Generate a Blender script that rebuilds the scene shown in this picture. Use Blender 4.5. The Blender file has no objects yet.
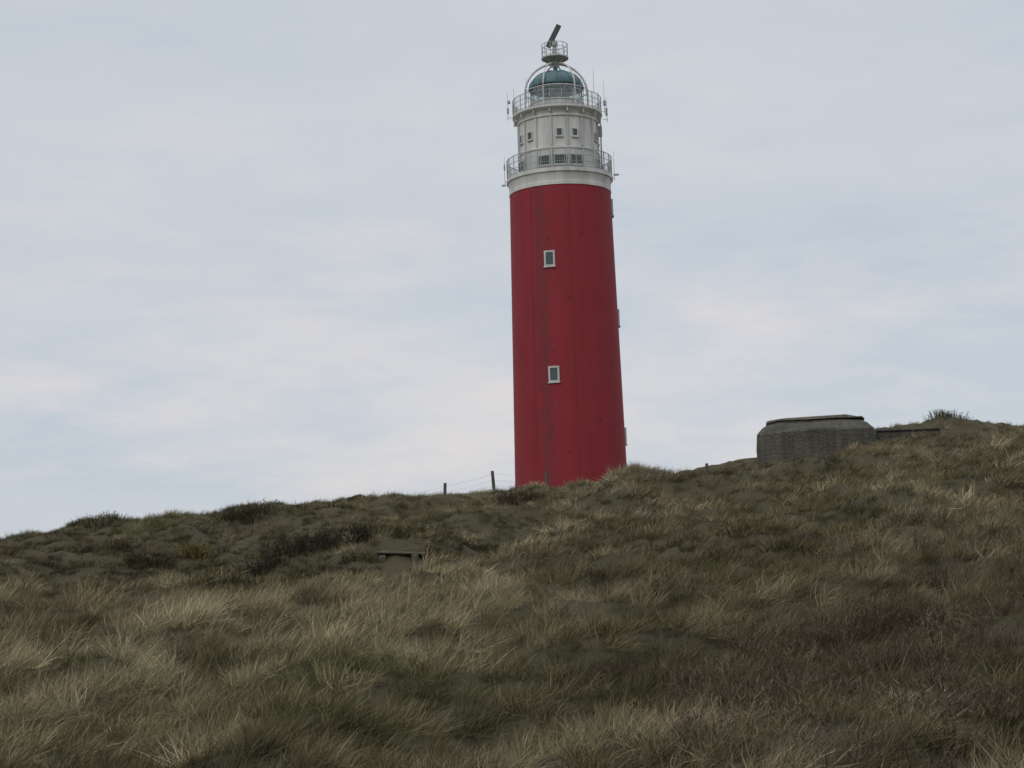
import bpy, bmesh, math, random
import numpy as np
from mathutils import Vector, noise, Matrix
random.seed(7); rng=np.random.default_rng(7)
scene=bpy.context.scene
EYE=6.0     # eye height above the flat land far away

# ---------------------------------------------------------------- helpers
def link(ob,parent=None):
    scene.collection.objects.link(ob)
    if parent: ob.parent=parent
    return ob
def empty(name,loc=(0,0,0)):
    e=bpy.data.objects.new(name,None); e.location=loc; link(e); return e
def mesh_ob(name,verts,faces,mat=None,parent=None,smooth=False,do_link=True):
    me=bpy.data.meshes.new(name); me.from_pydata(verts,[],faces); me.update()
    if mat: me.materials.append(mat)
    if smooth:
        me.polygons.foreach_set('use_smooth',[True]*len(me.polygons))
    ob=bpy.data.objects.new(name,me)
    if do_link: link(ob,parent)
    return ob
class MB:
    """mesh builder collecting simple shaped pieces"""
    def __init__(s): s.v=[]; s.f=[]
    def add(s,v,f):
        o=len(s.v); s.v+=[tuple(a) for a in v]; s.f+=[tuple(i+o for i in q) for q in f]
    def box(s,c,size,rot=0.0,tilt=None):
        M=Matrix.Rotation(rot,3,'Z')
        if tilt is not None: M=M@tilt
        v=[]
        for x in(-.5,.5):
            for y in(-.5,.5):
                for z in(-.5,.5):
                    v.append(Vector(c)+M@Vector((x*size[0],y*size[1],z*size[2])))
        s.add(v,[(0,1,3,2),(4,6,7,5),(0,4,5,1),(2,3,7,6),(0,2,6,4),(1,5,7,3)])
    def tube(s,pts,r,n=6,closed=False):
        pts=[Vector(p) for p in pts]; N=len(pts); v=[];f=[]
        for i,p in enumerate(pts):
            if closed: d=(pts[(i+1)%N]-pts[i-1])
            else: d=pts[min(i+1,N-1)]-pts[max(i-1,0)]
            d.normalize()
            a=d.cross(Vector((0,0,1)))
            if a.length<.05: a=d.cross(Vector((1,0,0)))
            a.normalize(); b=d.cross(a)
            rr=r[i] if isinstance(r,(list,tuple)) else r
            for k in range(n):
                t=2*math.pi*k/n; v.append(p+a*math.cos(t)*rr+b*math.sin(t)*rr)
        M=N if closed else N-1
        for i in range(M):
            for k in range(n):
                j=(i+1)%N
                f.append((i*n+k,i*n+(k+1)%n,j*n+(k+1)%n,j*n+k))
        if not closed:
            f.append(tuple(range(n))); f.append(tuple((N-1)*n+k for k in range(n)))
        s.add(v,f)
    def ring(s,R,z,r,n=72,k=6):
        s.tube([(R*math.cos(2*math.pi*i/n),R*math.sin(2*math.pi*i/n),z) for i in range(n)],r,k,True)
    def lathe(s,prof,n=96,a0=0,a1=2*math.pi):
        full=abs(a1-a0-2*math.pi)<1e-6
        m=n if full else n+1; v=[];f=[]
        for (r,z) in prof:
            for i in range(m):
                t=a0+(a1-a0)*i/n; v.append((r*math.cos(t),r*math.sin(t),z))
        for j in range(len(prof)-1):
            for i in range(n):
                i2=(i+1)%m; f.append((j*m+i,j*m+i2,(j+1)*m+i2,(j+1)*m+i))
        s.add(v,f)
    def ob(s,name,mat,parent=None,smooth=False): return mesh_ob(name,s.v,s.f,mat,parent,smooth)

def smooth_angle(ob,deg=35):
    me=ob.data
    me.polygons.foreach_set('use_smooth',[True]*len(me.polygons))
    try: me.set_sharp_from_angle(angle=math.radians(deg))
    except Exception: pass

def new_mat(name):
    m=bpy.data.materials.new(name); m.use_nodes=True
    nt=m.node_tree; b=nt.nodes['Principled BSDF']; return m,nt,b
def N(nt,t,**kw):
    n=nt.nodes.new(t)
    for k,v in kw.items(): setattr(n,k,v)
    return n
def mapping(nt,scale=(1,1,1),coord='Object'):
    tc=N(nt,'ShaderNodeTexCoord'); mp=N(nt,'ShaderNodeMapping'); mp.inputs['Scale'].default_value=scale
    nt.links.new(tc.outputs[coord],mp.inputs['Vector']); return mp.outputs['Vector']
def noise_fac(nt,vec,scale,detail=5,rough=.6,lo=.35,hi=.65):
    n=N(nt,'ShaderNodeTexNoise'); n.inputs['Scale'].default_value=scale; n.inputs['Detail'].default_value=detail; n.inputs['Roughness'].default_value=rough
    nt.links.new(vec,n.inputs['Vector'])
    r=N(nt,'ShaderNodeMapRange'); r.inputs['From Min'].default_value=lo; r.inputs['From Max'].default_value=hi
    nt.links.new(n.outputs['Fac'],r.inputs['Value']); return r.outputs['Result']
def mixc(nt,fac,a,b,mode='MIX'):
    m=N(nt,'ShaderNodeMix',data_type='RGBA',blend_type=mode)
    for s,val in((m.inputs[0],fac),(m.inputs[6],a),(m.inputs[7],b)):
        if isinstance(val,bpy.types.NodeSocket): nt.links.new(val,s)
        elif isinstance(val,(int,float)): s.default_value=val
        else: s.default_value=(*val,1)
    return m.outputs[2]
def bump(nt,b,h,strength=.3,dist=.02):
    n=N(nt,'ShaderNodeBump'); n.inputs['Strength'].default_value=strength; n.inputs['Distance'].default_value=dist
    nt.links.new(h,n.inputs['Height']); nt.links.new(n.outputs['Normal'],b.inputs['Normal'])
def paint(name,c1,c2,scale=1.2,rough=.6,streak=True,metal=0):
    m,nt,b=new_mat(name)
    v=mapping(nt,(1,1,.18) if streak else (1,1,1))
    f=noise_fac(nt,v,scale,6,.65,.38,.66)
    v2=mapping(nt); f2=noise_fac(nt,v2,9,4,.6,.3,.7)
    c=mixc(nt,f,c1,c2); c=mixc(nt,f2,c,mixc(nt,.25,c,c2))
    nt.links.new(c,b.inputs['Base Color']); b.inputs['Roughness'].default_value=rough; b.inputs['Metallic'].default_value=metal
    bump(nt,b,f2,.15,.01); return m

# ---------------------------------------------------------------- terrain
# surveyed spot heights (x, y, height relative to eye level)
ctrl=[(-25,-10,-2.2),(0,-10,-2),(25,-10,-1.5),(-12,0,-2.),(0,0,-1.75),(12,0,-1.3),
(-12,10,-2.0),(-4,10,-1.9),(0,10,-1.85),(4,10,-1.7),(12,10,-1.1),
(-14,20,-1.5),(-7,20,-1.5),(0,20,-1.4),(6,20,-1.0),(14,20,.1),
(-20,32,-.85),(-11,31,-.95),(-9,31,-1.1),(-6.5,32,-.80),(-4,31,-1.05),(-2.3,33,-1.05),(0,36,-.50),
(3,30,-.75),(8.4,30,-.15),(15,30,.8),(4,42,.25),(11,42,1.15),(18,42,1.9),
(.7,42,.05),(1.4,46,.6),(2.2,50,1.15),(2.95,53,1.6),(3.6,56,2.0),(4.2,58.5,2.18),(5.6,57.5,1.65),(7.0,57,1.4),(9.2,57,1.6),(12.5,56,2.2),(13.5,55,2.6),(15.7,55,2.6),(17,54,2.65),(18.5,54,2.45),(24,54,2.6),
(4.2,50,.70),(6.5,50,.75),(8.5,50,1.15),(8.0,63,1.5),(10.2,63,1.7),(10.5,68,1.8),(12.5,62,2.15),(16,65,2.5),(13.5,70,2.25),(6,64,1.5),
(-18,46,-1.3),(-10,42,-2.2),(-8,47,-1.7),(-3.6,42,-2.1),(-1.6,42,-1.8),(-.8,46,-1.7),(0.2,50,-1.1),(1.1,53,-.6),(1.8,56,-.2),(2.3,59.5,.3),
(-3.9,48.4,-1.0),(-3.9,51.0,.1),(-5.2,50.2,-.45),(-2.6,50.4,-.35),(-6.5,51,-.6),(-1.6,51.5,-.6),
(-30,65,-.2),(-22.4,65,.2),(-20,65,.65),(-18.3,65,1.12),(-16.8,65,1.1),(-15.2,65,.9),(-13,65,1.3),(-12,65,1.6),(-10,65,1.4),(-7.6,65,1.35),(-5.4,65,1.5),(-3.3,66,1.35),(0,69,1.7),(3.8,70,2.0),(8.6,72,1.85),
(-14,56,-.3),(-9,57,-.4),(-6.5,56,0.2),(-3,58,.2),
(-25,85,-1.5),(-10,85,0),(0,85,1.3),(10,76,1.9),(15,78,2.5),(18.5,73,3.3),(22,80,4.2),(24,84,5.5),(28,82,4.5),(32,78,3.4),
(4,113,2.5),(-20,113,-1),(30,113,2.5),(0,150,-1),(60,60,3.0),(-60,60,-1),(60,113,0),(-60,120,-3),(60,0,0),(-60,0,-3)]
def nz(x,y):
    v=.20*noise.noise((x*.13,y*.13,1.3))+.38*noise.noise((x*.33,y*.33,5.1))+.34*noise.noise((x*.75,y*.75,9.))+.11*noise.noise((x*1.9,y*1.9,3.))
    d=math.hypot(x,y-60); k=1 if d<120 else max(0,1-(d-120)/60)
    return v*k
C=np.array(ctrl,float)
for i in range(len(C)):
    C[i,2]-=nz(C[i,0],C[i,1])*(1 if 30<C[i,1]<100 else .3)
def U(r2): return np.where(r2>1e-9,r2*np.log(r2+1e-12)*.5,0)
n=len(C); d2=((C[:,None,:2]-C[None,:,:2])**2).sum(-1)
A=np.zeros((n+3,n+3)); A[:n,:n]=U(d2)+np.eye(n)*.2; P=np.c_[np.ones(n),C[:,:2]]; A[:n,n:]=P; A[n:,:n]=P.T
W=np.linalg.solve(A,np.r_[C[:,2],0,0,0])
def base_h(X,Y):
    X=np.asarray(X,float);Y=np.asarray(Y,float)
    xc=np.clip(X,-80,80); yc=np.clip(Y,-20,160)
    out=np.zeros(X.shape)+W[n]+W[n+1]*xc+W[n+2]*yc
    for i in range(n): out+=W[i]*U((xc-C[i,0])**2+(yc-C[i,1])**2)
    d=np.sqrt(X**2+(Y-60)**2); w=np.clip((d-90)/110,0,1); w=w*w*(3-2*w)
    return out*(1-w)+(-6)*w
def height(X,Y):
    X=np.asarray(X,float);Y=np.asarray(Y,float)
    b=base_h(X,Y); q=np.array([nz(a,c) for a,c in zip(X.ravel(),Y.ravel())]).reshape(X.shape)
    return b+q+EYE
def axis(lo,hi,step,far,k=1.25):
    a=list(np.arange(lo,hi+.001,step)); s=step
    x=hi
    while x<far: s*=k; x+=s; a.append(x)
    s=step; x=lo; b=[]
    while x>-far: s*=k; x-=s; b.append(x)
    return np.array(b[::-1]+a)
gx=axis(-36,40,.4,4000); gy=axis(2,96,.4,4000)
GX,GY=np.meshgrid(gx,gy); GZ=height(GX,GY)
nx,ny=len(gx),len(gy)
verts=np.c_[GX.ravel(),GY.ravel(),GZ.ravel()]
ii=(np.arange(ny-1)[:,None]*nx+np.arange(nx-1)[None,:]).ravel()
faces=np.c_[ii,ii+1,ii+1+nx,ii+nx]
m,nt,b=new_mat('dune_soil')
v=mapping(nt)
f1=noise_fac(nt,v,.5,6,.6,.35,.65); f2=noise_fac(nt,v,22,6,.8,.35,.65)
c=mixc(nt,f1,(.078,.070,.038),(.108,.088,.054)); c=mixc(nt,f2,mixc(nt,.4,c,(.03,.026,.016)),mixc(nt,.5,c,(.20,.17,.105)))
nt.links.new(c,b.inputs['Base Color']); b.inputs['Roughness'].default_value=1; b.inputs['Specular IOR Level'].default_value=.1
bump(nt,b,f2,.8,.06)
mesh_ob('dune_ground',verts.tolist(),faces.tolist(),m,smooth=True)

# ---------------------------------------------------------------- vegetation
def veg_mat(name,fallback):
    m,nt,b=new_mat(name)
    at=N(nt,'ShaderNodeAttribute',attribute_type='INSTANCER',attribute_name='tint')
    bl=N(nt,'ShaderNodeAttribute',attribute_type='GEOMETRY',attribute_name='bl')
    mr=N(nt,'ShaderNodeMapRange'); mr.inputs['To Min'].default_value=.5; mr.inputs['To Max'].default_value=1.5
    nt.links.new(bl.outputs['Fac'],mr.inputs['Value'])
    vm=N(nt,'ShaderNodeVectorMath',operation='SCALE')
    if fallback is None: nt.links.new(at.outputs['Color'],vm.inputs[0])
    else: vm.inputs[0].default_value=fallback
    nt.links.new(mr.outputs['Result'],vm.inputs['Scale'])
    d=N(nt,'ShaderNodeBsdfDiffuse')
    nt.links.new(vm.outputs[0],d.inputs['Color'])
    nt.links.new(d.outputs[0],nt.nodes['Material Output'].inputs['Surface']); return m
grass_m=veg_mat('marram_blades',None); heath_m=veg_mat('heath_twigs',None)

def ribbon(V,F,B,p,d0,L,w,bend,wind,segs,bv):
    """blade that starts along d0 and is bent by `bend` towards wind"""
    pos=Vector(p); d=Vector(d0).normalized()
    side=Vector((random.gauss(0,1),random.gauss(0,1),random.gauss(0,.3))); side=(side-d*side.dot(d)).normalized()
    o=len(V)
    for i in range(segs+1):
        t=i/segs; ww=w*(1-t**1.6)*.5+.0006
        V.append(tuple(pos-side*ww)); V.append(tuple(pos+side*ww)); B+= [bv,bv]
        d=(d+wind*bend/segs+Vector((0,0,-.12*bend/segs))).normalized()
        pos=pos+d*(L/segs)
    for i in range(segs): F.append((o+2*i,o+2*i+1,o+2*i+3,o+2*i+2))
def make_src(name,V,F,B,mat):
    me=bpy.data.meshes.new(name); me.from_pydata(V,[],F); me.materials.append(mat)
    a=me.attributes.new('bl','FLOAT','POINT'); a.data.foreach_set('value',B)
    return bpy.data.objects.new(name,me)
def tuft(name,nb,L,w,rad,segs):
    V=[];F=[];B=[]
    wind=Vector((1,0,0))
    lean=random.uniform(.8,2.4)
    for _ in range(nb):
        a=random.random()*6.283; r=rad*math.sqrt(random.random())
        d=Vector((math.cos(a)*r/rad*.6+random.gauss(0,.25),math.sin(a)*r/rad*.6+random.gauss(0,.25),.9))
        ribbon(V,F,B,(math.cos(a)*r,math.sin(a)*r,-.05),d,L*random.uniform(.45,1.1),w*random.uniform(.7,1.3),lean*random.uniform(.4,1.5),(wind+Vector((random.gauss(0,.4),random.gauss(0,.4),0))),segs,random.random())
    return make_src(name,V,F,B,grass_m)
def twigs(name,ns,H,rad,w):
    V=[];F=[];B=[]
    for _ in range(ns):
        a=random.random()*6.283; r=rad*math.sqrt(random.random())*.6
        d=Vector((math.cos(a)*r/rad+random.gauss(0,.25),math.sin(a)*r/rad+random.gauss(0,.25),1)).normalized()
        p=Vector((math.cos(a)*r,math.sin(a)*r,-.04)); L=H*random.uniform(.5,1.1); bv=random.random()
        ribbon(V,F,B,p,d,L,w,.2,Vector((random.gauss(0,.6),random.gauss(0,.6),0)),3,bv)
        for _ in range(6):
            t=random.uniform(.3,1); q=p+d*L*t
            dd=(d+Vector((random.gauss(0,.8),random.gauss(0,.8),random.gauss(0,.3)))).normalized()
            ribbon(V,F,B,q,dd,L*random.uniform(.12,.3),w*.9,.1,Vector((0,0,1)),1,random.random())
    return make_src(name,V,F,B,heath_m)
def make_coll(name,obs):
    c=bpy.data.collections.new(name)
    for o in obs: c.objects.link(o)
    return c
near_c=make_coll('grass_near_src',[tuft('tuft_n%02d'%i,80,random.uniform(.36,.52),.0066,.19,3) for i in range(8)])
far_c=make_coll('grass_far_src',[tuft('tuft_f%02d'%i,50,random.uniform(.36,.52),.015,.25,3) for i in range(6)])
heath_c=make_coll('heath_src',[twigs('heath_%02d'%i,40,random.uniform(.26,.38),.22,.007) for i in range(5)])

def scatter(name,coll,pts,rots,scl,tint,nvar):
    me=bpy.data.meshes.new(name); me.from_pydata([tuple(p) for p in pts],[],[])
    a=me.attributes.new('rot','FLOAT_VECTOR','POINT'); a.data.foreach_set('vector',np.asarray(rots,np.float32).ravel())
    a=me.attributes.new('scl','FLOAT','POINT'); a.data.foreach_set('value',np.asarray(scl,np.float32))
    a=me.attributes.new('tint','FLOAT_VECTOR','POINT'); a.data.foreach_set('vector',np.asarray(tint,np.float32).ravel())
    a=me.attributes.new('idx','INT','POINT'); a.data.foreach_set('value',rng.integers(0,nvar,len(pts)).astype(np.int32))
    ob=bpy.data.objects.new(name,me); link(ob)
    ng=bpy.data.node_groups.new(name+'_gn','GeometryNodeTree')
    ng.interface.new_socket('Geometry',in_out='INPUT',socket_type='NodeSocketGeometry')
    ng.interface.new_socket('Geometry',in_out='OUTPUT',socket_type='NodeSocketGeometry')
    gi=ng.nodes.new('NodeGroupInput'); go=ng.nodes.new('NodeGroupOutput')
    iop=ng.nodes.new('GeometryNodeInstanceOnPoints'); ci=ng.nodes.new('GeometryNodeCollectionInfo')
    ci.inputs['Collection'].default_value=coll; ci.inputs['Separate Children'].default_value=True; ci.inputs['Reset Children'].default_value=True
    iop.inputs['Pick Instance'].default_value=True
    def na(t,nm):
        q=ng.nodes.new('GeometryNodeInputNamedAttribute'); q.data_type=t; q.inputs['Name'].default_value=nm; return q.outputs[0]
    L=ng.links.new
    e2r=ng.nodes.new('FunctionNodeEulerToRotation')
    L(gi.outputs[0],iop.inputs['Points']); L(ci.outputs[0],iop.inputs['Instance'])
    L(na('INT','idx'),iop.inputs['Instance Index']); L(na('FLOAT_VECTOR','rot'),e2r.inputs[0]); L(e2r.outputs[0],iop.inputs['Rotation'])
    L(na('FLOAT','scl'),iop.inputs['Scale']); L(iop.outputs[0],go.inputs[0])
    md=ob.modifiers.new('scatter','NODES'); md.node_group=ng
    return ob

def blocked(x,y):
    if math.hypot(x-4.2,y-113)<5.5: return True
    if 12.3<x<22.4 and 74.3<y<83.2: return True
    if -4.5<x<-3.3 and 48.0<y<50.4: return True
    return False
def sm(a,b,x):
    t=min(1,max(0,(x-a)/(b-a))); return t*t*(3-2*t)
def heath_w(x,y):
    """dark heath thicket on the right foreground slope, patchier higher up"""
    q=noise.noise((x*.35,y*.35,2.))*.7+noise.noise((x*1.1,y*1.1,7.))*.5
    a=.58*(1-sm(.3,1.5,math.hypot((x-4.8)/3.2,(y-14.5)/4.6)+q))
    b2=.20*(1-sm(.3,1.4,math.hypot((x-7.5)/6.0,(y-27)/6.0)+q))
    return max(a,b2)
STRAW=np.array((.345,.292,.178)); OLIVE=np.array((.128,.119,.057)); BROWN=np.array((.165,.120,.076)); DARK=np.array((.056,.050,.028))
def tint_at(x,y):
    a=noise.noise((x*.10,y*.10,11.)); b1=noise.noise((x*.35,y*.30,21.)); c1=noise.noise((x*1.1,y*.9,31.)); e=noise.noise((x*2.5,y*2.5,41.))
    g=.37+.5*a+.7*b1+.8*c1+.6*e
    far=sm(32,44,y)
    left=1-sm(-6,4,x)
    g+= .18*(1-far)*left -.10*far*left - .10*(1-left)
    xs=1.4+(y-46)*.225       # line of the spur crest
    sp=max(0,1-abs(x-xs-.30)/1.2)*sm(34,42,y)*(1-sm(60,63,y))
    g+=.7*max(0,1-math.hypot((x-4.2)/1.6,(y-58)/4))+.95*sp
    g-=.30*max(0,1-math.hypot((x-6.5)/2.5,(y-52)/7))
    # grass is tinted darker in the hollow behind the near crest
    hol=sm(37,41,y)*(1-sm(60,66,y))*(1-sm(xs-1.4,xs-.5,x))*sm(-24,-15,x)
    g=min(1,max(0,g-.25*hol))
    col=OLIVE*(1-g)+STRAW*g
    br=min(1,max(0,.25+.9*noise.noise((x*.18+5,y*.18,51.))+.35*(1-left)))*(1-.7*sp)
    col=col*(1-.6*br)+BROWN*.6*br*(0.7+.7*g)
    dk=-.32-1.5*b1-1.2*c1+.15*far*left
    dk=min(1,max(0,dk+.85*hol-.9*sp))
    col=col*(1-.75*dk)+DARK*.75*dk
    return col*random.uniform(.72,1.22), g
def gen(y0,y1,dens,xm=lambda y:.40*y+3):
    pts=[]
    hw=xm(y1); cnt=int(dens*2*hw*(y1-y0))
    X=rng.uniform(-hw,hw,cnt); Y=rng.uniform(y0,y1,cnt)
    for x,y in zip(X,Y):
        if abs(x)<xm(y) and not blocked(x,y): pts.append((x,y))
    return pts
def lay(name,coll,P,nvar,base,heath=False):
    keep=[];rots=[];sc=[];ti=[]
    for x,y in P:
        hw=heath_w(x,y)
        if heath:
            if random.random()>hw: continue
            keep.append((x,y)); rots.append((random.gauss(0,.1),random.gauss(0,.1),random.random()*6.28))
            sc.append(random.uniform(.6,1.2)); k=random.uniform(.6,1.4)
            col=np.array((.092,.068,.050)) if random.random()<.7 else np.array((.14,.11,.07)); ti.append(col*k); continue
        if random.random()<hw*.45: continue
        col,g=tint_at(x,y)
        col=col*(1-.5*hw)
        # tussocky: tall crowns with short growth between them
        q=noise.noise((x*1.5,y*1.5,77.))+.5*noise.noise((x*3.1,y*3.1,87.))
        cl=sm(-.25,.35,q)
        ang=-.35+1.2*noise.noise((x*.22,y*.22,61.))+.8*noise.noise((x*.8,y*.8,65.))+random.gauss(0,.6)
        if random.random()<.2: ang=random.random()*6.28
        keep.append((x,y)); rots.append((random.gauss(0,.16),random.gauss(0,.16),ang))
        nk=.76+.24*sm(10,19,y)
        low=1-.35*max(0,1-math.hypot((x+3.6)/1.5,(y-47.5)/2.5))
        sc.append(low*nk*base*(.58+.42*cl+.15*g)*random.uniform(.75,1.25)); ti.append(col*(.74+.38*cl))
    K=np.array(keep); Z=height(K[:,0],K[:,1])-.01
    return scatter(name,coll,np.c_[K,Z],rots,sc,ti,nvar)
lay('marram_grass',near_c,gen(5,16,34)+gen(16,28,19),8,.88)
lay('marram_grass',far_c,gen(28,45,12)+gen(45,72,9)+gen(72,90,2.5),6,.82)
lay('heath_thicket',heath_c,gen(8,36,12),5,1,True)

# individual shrubs on the dunes
def shrub(name,x,y,wd,ht,col,n=300):
    V=[];F=[];B=[]
    z0=float(height(np.array([x]),np.array([y]))[0])
    lumps=[(random.uniform(-.5,.5)*wd*.8,random.uniform(-.4,.4)*wd*.5,random.uniform(.6,1.)) for _ in range(6)]
    for _ in range(n):
        lx,ly,k=random.choice(lumps)
        bx=lx+random.gauss(0,wd*.10); by=ly+random.gauss(0,wd*.10)
        zz=float(base_h(np.array([x+bx]),np.array([y+by]))[0])+nz(x+bx,y+by)+EYE-z0
        p=Vector((bx,by,zz-.05)); L=ht*k*random.uniform(.5,1.05)
        d=Vector(((bx-lx)*1.2+random.gauss(0,.3),(by-ly)*1.2+random.gauss(0,.3),1)).normalized()
        bv=random.random()*.6
        ribbon(V,F,B,p,d,L,.025,.2,Vector((random.gauss(0,.6),random.gauss(0,.6),0)),3,bv)
        for _ in range(8):
            q=p+d*L*random.uniform(.35,1)
            dd=(d+Vector((random.gauss(0,.9),random.gauss(0,.9),random.gauss(0,.35)))).normalized()
            ribbon(V,F,B,q,dd,L*random.uniform(.1,.28),.024,.1,Vector((0,0,1)),1,random.random())
    o=make_src(name,V,F,B,veg_mat('shrub_twigs',col)); o.location=(x,y,z0); link(o)
for (x,y,wd,ht,col) in [(-11.6,63,3.0,.8,(.06,.05,.032)),(-17.6,64,3.0,.6,(.07,.058,.036)),(-11.9,57,1.6,.8,(.14,.115,.045)),
    (-7.9,53,3.2,.8,(.055,.045,.03)),(-1.6,54,2.8,.9,(.055,.045,.03)),(0.2,66,2.8,.6,(.075,.048,.035)),(-9.3,51,2.4,.7,(.055,.045,.03)),
    (24.2,83.5,2.6,.6,(.10,.088,.05)),(22.4,77.5,1.4,.7,(.085,.075,.045)),(18.3,73.6,1.8,1.0,(.13,.112,.062)),(16.4,73.4,1.8,.8,(.12,.10,.06)),(-13.6,55,1.8,.7,(.06,.05,.03)),(-8.6,64.5,3,.5,(.07,.06,.036)),(-6.0,52.2,2.2,.7,(.05,.045,.028)),(-16,58,2.4,.6,(.06,.052,.03)),(-0.4,57,2.2,.6,(.06,.05,.03)),(-2.5,49.6,1.1,.45,(.10,.085,.045)),(-5.2,49.4,1.1,.45,(.10,.085,.045)),(-3.9,51.2,2.0,.45,(.09,.078,.042))]:
    shrub('dune_shrub',x,y,wd,ht,col)

# ---------------------------------------------------------------- lighthouse
LX,LY=4.2,113.0
lh=empty('lighthouse',(LX,LY,EYE-.66))   # child z is height above the foot datum
def shaft_r(z): return 4.25-(z-3.0)/(26.35-3.0)*.38
# red shaft material
red,nt,b=new_mat('red_weathered_paint')
v=mapping(nt,(1,1,.10)); f=noise_fac(nt,v,1.4,6,.6,.35,.68)
v2=mapping(nt); f2=noise_fac(nt,v2,.35,4,.5,.35,.65); f3=noise_fac(nt,v2,6,5,.7,.3,.72)
c=mixc(nt,f,(.245,.0180,.0255),(.20,.0160,.0225)); c=mixc(nt,f2,c,mixc(nt,.35,c,(.28,.024,.031)))
c=mixc(nt,f3,c,mixc(nt,.18,c,(.13,.015,.02)))
# a run of dark mottling where bolts and old repairs weather the paint
tc=N(nt,'ShaderNodeTexCoord'); sx=N(nt,'ShaderNodeSeparateXYZ'); nt.links.new(tc.outputs['Object'],sx.inputs[0])
mt=N(nt,'ShaderNodeMath',operation='ADD'); mt.inputs[1].default_value=1.75; nt.links.new(sx.outputs['X'],mt.inputs[0])
ab=N(nt,'ShaderNodeMath',operation='ABSOLUTE'); nt.links.new(mt.outputs[0],ab.inputs[0])
mr=N(nt,'ShaderNodeMapRange'); mr.inputs['From Min'].default_value=.6; mr.inputs['From Max'].default_value=.2; nt.links.new(ab.outputs[0],mr.inputs['Value'])
f4=noise_fac(nt,v2,4.2,5,.8,.47,.55)
mm=N(nt,'ShaderNodeMath',operation='MULTIPLY'); nt.links.new(mr.outputs[0],mm.inputs[0]); nt.links.new(f4,mm.inputs[1])
m2=N(nt,'ShaderNodeMath',operation='MULTIPLY'); nt.links.new(mm.outputs[0],m2.inputs[0]); m2.inputs[1].default_value=.78
c=mixc(nt,m2.outputs[0],c,(.085,.030,.034))
nt.links.new(c,b.inputs['Base Color']); b.inputs['Roughness'].default_value=.7; b.inputs['Specular IOR Level'].default_value=.3; bump(nt,b,f3,.25,.03)
white=paint('white_weathered_paint',(.61,.60,.565),(.42,.41,.375),1.2,.6)
white2=paint('white_iron_paint',(.55,.54,.50),(.35,.34,.31),2.0,.55)
rail=paint('grey_rail_paint',(.35,.37,.36),(.22,.24,.23),4,.5,False)
dark=paint('dark_steel',(.05,.055,.055),(.035,.04,.04),5,.5,False)
shade_black=paint('painted_shade_black',(.012,.011,.009),(.008,.008,.007),5,1,False)  # near-black colour that stands in for shade inside the shelter
green=paint('verdigris_dome',(.055,.13,.135),(.04,.095,.105),1.6,.5)
glass,nt,b=new_mat('window_glass'); b.inputs['Base Color'].default_value=(.05,.07,.075,1); b.inputs['Roughness'].default_value=.08
lglass,nt,b=new_mat('lantern_glass'); 
tr=N(nt,'ShaderNodeBsdfTransparent'); tr.inputs[0].default_value=(.75,.85,.85,1); gl=N(nt,'ShaderNodeBsdfGlossy'); gl.inputs['Roughness'].default_value=.05; gl.inputs[0].default_value=(.8,.85,.85,1)
mx=N(nt,'ShaderNodeMixShader'); mx.inputs[0].default_value=.18; nt.links.new(tr.outputs[0],mx.inputs[1]); nt.links.new(gl.outputs[0],mx.inputs[2]); nt.links.new(mx.outputs[0],nt.nodes['Material Output'].inputs['Surface'])

s=MB(); s.lathe([(shaft_r(1.5),1.5)]+[(shaft_r(z),z) for z in np.linspace(3,26.35,14)],128); smooth_angle(s.ob('red_shaft',red,lh))
s=MB(); s.lathe([(3.80,26.35),(3.91,26.35),(3.91,26.62),(3.88,26.66),(3.90,27.0),(3.98,27.25),(4.08,27.32),(4.08,27.60),(3.0,27.63)],128); smooth_angle(s.ob('gallery_collar',white,lh),25)
def railing(R,z0,z1,nposts,bars,name,rw=.028,rings=(1,.66,.33,.05)):
    s=MB()
    for q in rings: s.ring(R,z0+(z1-z0)*q,rw if q==1 else rw*.7,96)
    for i in range(nposts):
        a=2*math.pi*(i+.3)/nposts; x,y=R*math.cos(a),R*math.sin(a)
        s.tube([(x,y,z0),(x,y,z1+.03)],rw*1.25)
    if bars:
        for i in range(bars):
            a=2*math.pi*i/bars; x,y=R*math.cos(a),R*math.sin(a)
            s.tube([(x,y,z0),(x,y,z1)],.009,4)
    return s.ob(name,rail,lh)
railing(4.02,27.6,29.05,28,150,'main_gallery_railing')
# upper drum
s=MB(); s.lathe([(3.16,27.62),(3.16,27.85),(3.08,27.9),(3.08,29.25),(3.16,29.3),(3.16,29.45),(3.06,29.5),(3.02,31.75),(3.12,31.8),(3.12,31.95),(3.05,32.0),(3.15,32.2),(3.45,32.42),(3.45,32.58),(1.9,32.62)],96); smooth_angle(s.ob('upper_drum',white,lh),25)
s=MB()
for i in range(16):
    a=2*math.pi*(i+.5)/16
    s.box((3.10*math.cos(a),3.10*math.sin(a),30.62),(.12,.13,2.2),a); s.box((3.14*math.cos(a),3.14*math.sin(a),28.57),(.12,.14,1.32),a)
    s.box((3.25*math.cos(a),3.25*math.sin(a),32.17),(.34,.08,.26),a)
s.ob('drum_ribs',white2,lh)
def surf_box(mb,R,a,z,w,h,t):
    # a: angle in plan, -90deg faces the camera
    mb.box((R*math.cos(a),R*math.sin(a),z),(t,w,h),a)
fr=MB(); gl_=MB()
def win(R,a,z,w,h,fw=.09):
    surf_box(gl_,R+.0,a,z,w,h,.08)
    for sgn in(-1,1):
        ca,sa=math.cos(a),math.sin(a); off=(w/2+fw/2)*sgn
        fr.box((R*ca-sa*off,R*sa+ca*off,z),(.16,fw,h+2*fw),a)
        surf_box(fr,R,a,z+sgn*(h/2+fw/2),w,fw,.156)
    surf_box(fr,R-.01,a,z-h/2-fw-.04,w+2*fw+.1,.07,.26)
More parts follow.
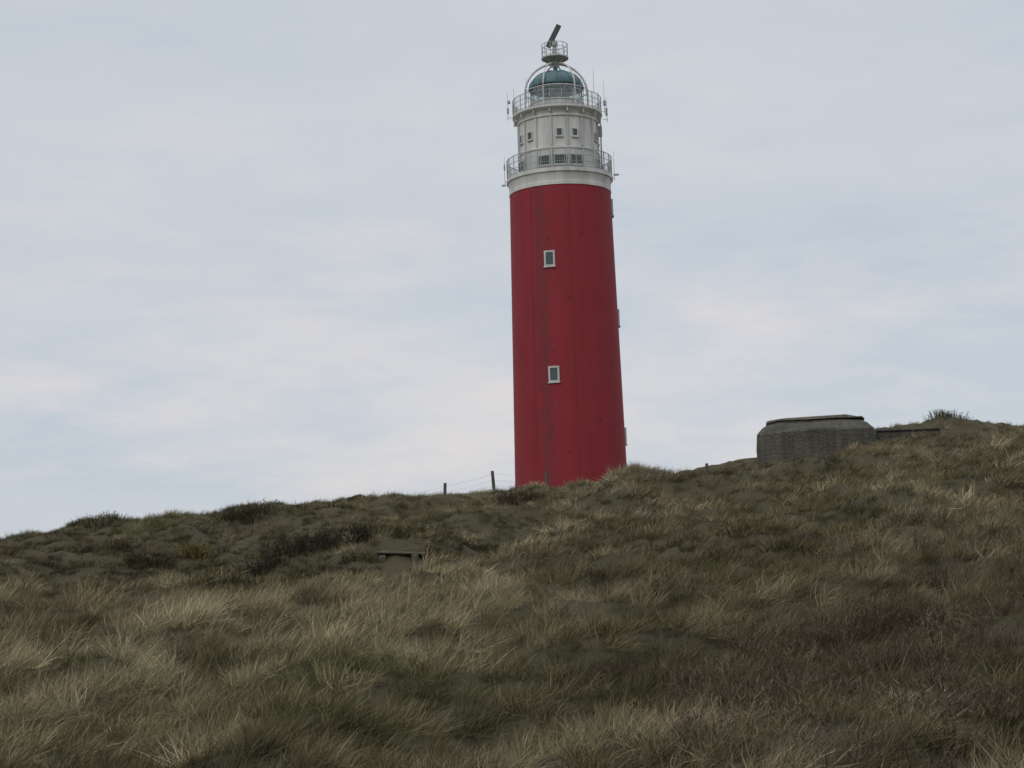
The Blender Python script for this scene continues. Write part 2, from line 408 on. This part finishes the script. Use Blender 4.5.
A=lambda lx,R: -math.acos(max(-1,min(1,lx/R)))
for z in (20.79,12.19):
    R=shaft_r(z)+.0; win(R,A(-1.10,R),z,.56,.92,.13)
for z,w in((25.2,.6),(16.7,.6),(7.7,.8)):
    R=shaft_r(z)+.02; win(R,math.radians(-2),z,w,1.0,.12)
for k in range(16):
    a=2*math.pi*k/16
    if k in(0,3,9,10,12,13,15): win(3.06,a,30.5,.36,.50,.06)
    if k in(1,4,7,9,11,12,13,15): win(3.12,a,28.4,.86,.66,.05)
fr.ob('window_frames',white2,lh); gl_.ob('window_panes',glass,lh)
s=MB()
for lx,z in((-1.75,23.5),(-1.3,8.2),(1.3,22.6),(0.2,17.8),(1.6,13.0),(-.2,6.5),(2.2,8.8),(-1.2,22.3),(-1.05,14.0)):
    R=shaft_r(z); surf_box(s,R,A(lx,R),z,.14,.14,.06)
# lightning conductor and plate seams down the shaft
for lx in(.45,-2.35):
    pts=[]
    for z in np.linspace(2.5,26.2,20):
        R=shaft_r(z)+.004; a=A(lx,3.87); pts.append((R*math.cos(a),R*math.sin(a),z))
    s.tube(pts,.014,4)
s.ob('shaft_fixings',paint('dull_red_iron',(.12,.018,.025),(.09,.018,.022),3,.7,False),lh)
# entrance porch on the right of the foot
s=MB(); s.box((4.0,.3,3.7),(1.5,2.2,2.2)); s.box((4.05,.3,4.86),(1.75,2.5,.12)); s.ob('entrance_porch',white2,lh)
s=MB(); s.box((4.76,.3,3.6),(.06,1.0,1.9)); s.ob('porch_door',dark,lh)
railing(3.42,32.6,33.75,24,110,'lantern_gallery_railing',.025)
# lantern
s=MB(); s.lathe([(2.05,32.62),(2.05,33.35),(2.12,33.38),(2.12,33.46),(1.98,33.48)],64); smooth_angle(s.ob('lantern_base',white2,lh),25)
s=MB(); s.lathe([(1.98,33.47),(1.98,34.68)],64); s.ob('lantern_glazing',lglass,lh,True)
s=MB()
for i in range(16):
    a0=2*math.pi*i/16; a1=2*math.pi*(i+1)/16
    for q0,q1 in((a0,a1),(a1,a0)):
        pts=[(2.0*math.cos(q0+(q1-q0)*t),2.0*math.sin(q0+(q1-q0)*t),33.47+1.2*t) for t in np.linspace(0,1,5)]
        s.tube(pts,.022,4)
s.ring(2.0,34.08,.02,64,4); s.ob('lantern_mullions',rail,lh)
s=MB(); s.lathe([(.02,33.0),(.5,33.1),(.75,33.5),(.85,34.0),(.75,34.4),(.4,34.7),(.02,34.75)],24); s.ob('fresnel_lens',dark,lh,True)
prof=[(2.0,34.66),(2.15,34.66),(2.15,34.76)]+[(2.08*math.cos(t),34.78+1.28*math.sin(t)) for t in np.linspace(0,math.pi/2-.08,14)]+[(.18,36.2),(.14,36.45),(.01,36.5)]
s=MB(); s.lathe(prof,64); smooth_angle(s.ob('lantern_dome',green,lh),40)
s=MB()
for i in range(12):
    a=2*math.pi*i/12
    s.tube([(2.10*math.cos(t)*math.cos(a),2.10*math.cos(t)*math.sin(a),34.78+1.30*math.sin(t)) for t in np.linspace(0,math.pi/2-.1,12)],.022,4)
s.ob('dome_ribs',green,lh)
# hoop frame that carries the radar platform
s=MB()
for i in range(3):
    a=math.radians(4+60*i); pts=[]
    R=2.42; pts.append((R*math.cos(a),R*math.sin(a),32.6))
    for t in np.linspace(0,math.pi,25): pts.append((R*math.cos(t)*math.cos(a),R*math.cos(t)*math.sin(a),34.3+2.4*math.sin(t)))
    pts.append((-R*math.cos(a),-R*math.sin(a),32.6)); s.tube(pts,.09 if i==0 else .055,6)
s.ring(2.42,34.4,.035,64)
s.tube([(0,0,36.4),(0,0,37.0)],.14,8)
s.ob('hoop_frame',white,lh)
s=MB(); s.lathe([(.05,37.02),(1.02,37.08),(1.05,37.08),(1.05,37.18),(.05,37.18)],40)
for i in range(4):
    a=math.pi/4+i*math.pi/2; s.tube([(.95*math.cos(a),.95*math.sin(a),37.05),(.2*math.cos(a),.2*math.sin(a),36.4)],.03)
s.ob('radar_platform',white2,lh)
railing(1.0,37.18,38.2,12,0,'radar_platform_railing',.022,(1,.66,.33))
s=MB(); s.lathe([(.30,37.18),(.22,37.3),(.16,37.5),(.14,38.1),(.26,38.15),(.26,38.4),(.12,38.5),(.01,38.52)],20); s.ob('radar_pedestal',rail,lh)
s=MB(); T=Matrix.Rotation(math.radians(-62),3,'Y')
s.box((-.05,-.05,38.9),(1.95,.26,.40),0,T); s.box((-.12,.12,38.85),(1.2,.12,.24),0,T); s.tube([(0,0,38.4),(-.05,0,38.9)],.09,8)
ro=s.ob('radar_scanner',dark,lh); bv=ro.modifiers.new('bev','BEVEL'); bv.width=.04; bv.segments=2
# antennas and small fittings round the galleries
s=MB()
def whip(R,deg,z0,z1,r=.024):
    a=math.radians(deg); s.tube([(R*math.cos(a),R*math.sin(a),z0),(R*math.cos(a),R*math.sin(a),z1)],[r,r*.5],5)
    s.tube([((R-.35)*math.cos(a),(R-.35)*math.sin(a),z0+.2),(R*math.cos(a),R*math.sin(a),z0+.2)],.02,4)
for R,d,z0,z1 in((3.8,183,32.3,34.5),(3.65,205,32.5,34.4),(3.5,228,33,34.9),(3.6,-40,33,35.4),(3.7,-12,32.4,35.0),(3.85,2,32.0,34.0),(3.5,20,33,34.8),(3.5,150,33,34.9),
    (4.2,182,27.3,29.5),(4.2,-6,27.3,29.6),(3.5,-60,33.2,34.6),(3.5,-115,33.2,34.5)): whip(R,d,z0,z1)
for R,d,z,sz in((3.8,186,33.0,(.14,.2,.4)),(3.75,190,33.6,(.2,.2,.22)),(3.8,-4,32.7,(.16,.22,.55)),(3.7,-9,33.3,(.2,.3,.35)),(4.3,181,27.25,(.3,.1,.12)),(4.35,-1,27.8,(.4,.12,.12)),(3.25,-3,31.2,(.3,.25,.8)),(4.2,178,28.7,(.12,.2,.4))):
    a=math.radians(d); s.box((R*math.cos(a),R*math.sin(a),z),sz,a)
s.tube([(3.3,-.1,28),(3.3,-.1,32.4)],.05,6); s.tube([(3.2,-.6,28),(3.25,-.6,32.4)],.03,6)
s.ob('antennas',rail,lh)

# ---------------------------------------------------------------- bunker
conc,nt,b=new_mat('weathered_concrete')
v=mapping(nt); f1=noise_fac(nt,v,.7,7,.65,.35,.65); f2=noise_fac(nt,v,7,6,.7,.3,.7)
vs=mapping(nt,(2.5,2.5,.3)); f3=noise_fac(nt,vs,1.2,5,.6,.40,.66)
c=mixc(nt,f1,(.15,.134,.102),(.075,.068,.050)); c=mixc(nt,f3,c,mixc(nt,.75,c,(.032,.032,.020))); c=mixc(nt,f2,c,mixc(nt,.4,c,(.20,.18,.14)))
wv=N(nt,'ShaderNodeTexWave',bands_direction='Z'); wv.inputs['Scale'].default_value=1.6; wv.inputs['Distortion'].default_value=1.5; nt.links.new(v,wv.inputs['Vector'])
c=mixc(nt,.12,c,wv.outputs['Color'],'MULTIPLY')
nt.links.new(c,b.inputs['Base Color']); b.inputs['Roughness'].default_value=.95; bump(nt,b,f2,.9,.12)
moss,nt,b=new_mat('mossy_roof'); v=mapping(nt); f=noise_fac(nt,v,3,6,.7,.35,.65); nt.links.new(mixc(nt,f,(.05,.05,.028),(.11,.09,.06)),b.inputs['Base Color']); b.inputs['Roughness'].default_value=1
bk=empty('concrete_bunker',(0,0,EYE))
pl=[(12.45,76.9),(13.0,75.4),(14.6,74.5),(17.0,74.4),(18.0,75.0),(18.5,76.6),(18.45,81),(16.5,83),(14.2,83),(13.2,81.2)]
npl=len(pl)
cx=sum(p[0] for p in pl)/npl; cy=sum(p[1] for p in pl)/npl
def ringp(k,z,j=0): return [(cx+(x-cx)*k+random.uniform(-j,j),cy+(y-cy)*k+random.uniform(-j,j),z+random.uniform(-j,j)) for x,y in pl]
V=[];F=[]
lv=[(1,1.0),(1,2.6),(1,3.8),(1,4.58),(.99,4.68),(.90,4.95),(.80,5.16),(.78,5.22)]
for k,z in lv: V+=ringp(k,z,.05)
for i in range(len(lv)-1):
    for q in range(npl): F.append((i*npl+q,i*npl+(q+1)%npl,(i+1)*npl+(q+1)%npl,(i+1)*npl+q))
F.append(tuple(range((len(lv)-1)*npl,len(lv)*npl)))
o=mesh_ob('bunker_body',V,F,conc,bk); bv=o.modifiers.new('b','BEVEL'); bv.width=.06; bv.segments=2
V=[];F=[]
for k,z in((.60,5.19),(.82,5.22),(.82,5.29),(.76,5.36),(.4,5.44)): V+=ringp(k,z,.06)
for i in range(4):
    for q in range(npl): F.append((i*npl+q,i*npl+(q+1)%npl,(i+1)*npl+(q+1)%npl,(i+1)*npl+q))
F.append(tuple(range(4*npl,5*npl))); mesh_ob('bunker_roof_turf',V,F,moss,bk)
s=MB(); s.box((20.1,77.0,3.3),(3.4,.9,2.5),-.03); s.box((20.1,76.98,4.62),(3.5,1.05,.14),-.03)
o=s.ob('bunker_wing_wall',conc,bk); bv=o.modifiers.new('b','BEVEL'); bv.width=.04

# small ruined shelter sunk into the bank of the hollow: dark opening under a low slab
rs=empty('shelter_ruin',(-3.9,49.9,EYE-.74))
s=MB(); s.box((-.56,0,-.3),(.24,1.4,1.0),.05); s.box((.56,.05,-.3),(.24,1.4,1.0),-.04)
o=s.ob('shelter_walls',moss,rs); bv=o.modifiers.new('b','BEVEL'); bv.width=.05; bv.segments=2
s=MB(); s.box((.05,.15,.25),(1.6,1.5,.08),.02,Matrix.Rotation(.06,3,'Y')); s.box((-.30,.3,.325),(1.0,1.2,.06),.3,Matrix.Rotation(-.05,3,'Y')); o=s.ob('shelter_roof',moss,rs); bv=o.modifiers.new('b','BEVEL'); bv.width=.025
s=MB(); s.box((0,.1,-.3),(.84,.1,.98)); s.box((0,-.25,-.62),(.84,.6,.3)); s.ob('shelter_opening_shade',shade_black,rs)  # back and floor blocks painted near-black as the shade of the opening

# ---------------------------------------------------------------- fence
wood=paint('weathered_wood',(.10,.085,.065),(.055,.048,.038),6,.9)
fe=empty('wire_fence',(0,0,0)); s=MB(); tops=[]
for x,y,zt in((-14.5,75,1.2),(-10,75,1.5),(-6.2,74,2.1),(-3.4,72,2.55),(-1.05,72,3.05),(1.5,72,2.9),(4.3,73,2.7),(6.7,72,2.95),(9.2,72,3.05),(11.2,73,2.6)):
    zg=float(height(np.array([x]),np.array([y]))[0]); zt=max(zt+EYE,zg+.5); lean=random.uniform(-.05,.05)
    s.tube([(x-lean,y,zg-.3),(x,y,(zg-.3+zt)/2),(x+lean,y,zt)],[.085,.08,.075],7); tops.append((x+lean,y,zt))
s.ob('fence_posts',wood,fe)
s=MB()
for dz in(.15,.45,.7):
    pts=[]
    for i in range(len(tops)-1):
        a=Vector(tops[i]);b2=Vector(tops[i+1])
        for t in(0,.25,.5,.75): 
            p=a.lerp(b2,t); p.z-=dz+.05*4*t*(1-t); p.y-=.07; pts.append(p)
    s.tube(pts,.003,4)
s.ob('fence_wires',dark,fe)

# ---------------------------------------------------------------- sky and light
SUN_EL=math.radians(38); SUN_AZ=math.radians(215)   # compass style, +Y = north: behind-left of the camera
w=bpy.data.worlds.new('World'); scene.world=w; w.use_nodes=True; nt=w.node_tree; nt.nodes.clear()
out=N(nt,'ShaderNodeOutputWorld'); bg1=N(nt,'ShaderNodeBackground'); bg2=N(nt,'ShaderNodeBackground'); mx=N(nt,'ShaderNodeMixShader')
sky=N(nt,'ShaderNodeTexSky'); sky.sky_type='NISHITA'; sky.sun_disc=False; sky.sun_elevation=SUN_EL; sky.sun_rotation=SUN_AZ
nt.links.new(sky.outputs[0],bg1.inputs[0]); bg1.inputs[1].default_value=.1
tc=N(nt,'ShaderNodeTexCoord'); sp=N(nt,'ShaderNodeSeparateXYZ'); nt.links.new(tc.outputs['Generated'],sp.inputs[0])
mp=N(nt,'ShaderNodeMapping'); mp.inputs['Scale'].default_value=(1,1,3.6); mp.inputs['Rotation'].default_value=(0,math.radians(4),0); mp.inputs['Location'].default_value=(.62,.1,.32); nt.links.new(tc.outputs['Generated'],mp.inputs[0])
c1=noise_fac(nt,mp.outputs[0],2.6,6,.6,.38,.64)
c2=noise_fac(nt,mp.outputs[0],6.0,7,.6,.44,.70)
col=mixc(nt,c1,(.535,.598,.672),(.63,.655,.70))
h=N(nt,'ShaderNodeMapRange'); h.inputs['From Min'].default_value=.32; h.inputs['From Max'].default_value=.10; nt.links.new(sp.outputs['Z'],h.inputs['Value'])
hm=N(nt,'ShaderNodeMath',operation='MULTIPLY'); nt.links.new(h.outputs[0],hm.inputs[0]); nt.links.new(c2,hm.inputs[1])
col=mixc(nt,hm.outputs[0],col,(.735,.70,.705))
zr=N(nt,'ShaderNodeMapRange',interpolation_type='SMOOTHSTEP'); zr.inputs['From Min'].default_value=.38; zr.inputs['From Max'].default_value=1.; zr.inputs['To Min'].default_value=1; zr.inputs['To Max'].default_value=2.3; nt.links.new(sp.outputs['Z'],zr.inputs['Value'])
nt.links.new(col,bg2.inputs[0]); nt.links.new(zr.outputs[0],bg2.inputs[1])
mx.inputs[0].default_value=.94; nt.links.new(bg1.outputs[0],mx.inputs[1]); nt.links.new(bg2.outputs[0],mx.inputs[2]); nt.links.new(mx.outputs[0],out.inputs[0])
sl=bpy.data.lights.new('sun','SUN'); sl.energy=.7; sl.angle=math.radians(20); sl.color=(1,.97,.92)
so=bpy.data.objects.new('sun',sl); link(so)
sd=Vector((math.sin(SUN_AZ)*math.cos(SUN_EL),math.cos(SUN_AZ)*math.cos(SUN_EL),math.sin(SUN_EL)))
so.rotation_euler=sd.to_track_quat('Z','Y').to_euler(); so.location=(-30,-20,60)

# ---------------------------------------------------------------- camera
cam=bpy.data.cameras.new('camera'); cam.sensor_width=36; cam.lens=36*1500/1024; cam.clip_end=9000; cam.clip_start=.1
co=bpy.data.objects.new('camera',cam); link(co); co.location=(0,0,EYE)
p=math.atan(.1); R=Matrix.Rotation(math.pi/2+p,4,'X')@Matrix.Rotation(math.radians(-2.0),4,'Z')
co.rotation_euler=R.to_euler(); scene.camera=co
scene.view_settings.view_transform='Standard'; scene.view_settings.look='None'; scene.view_settings.exposure=0
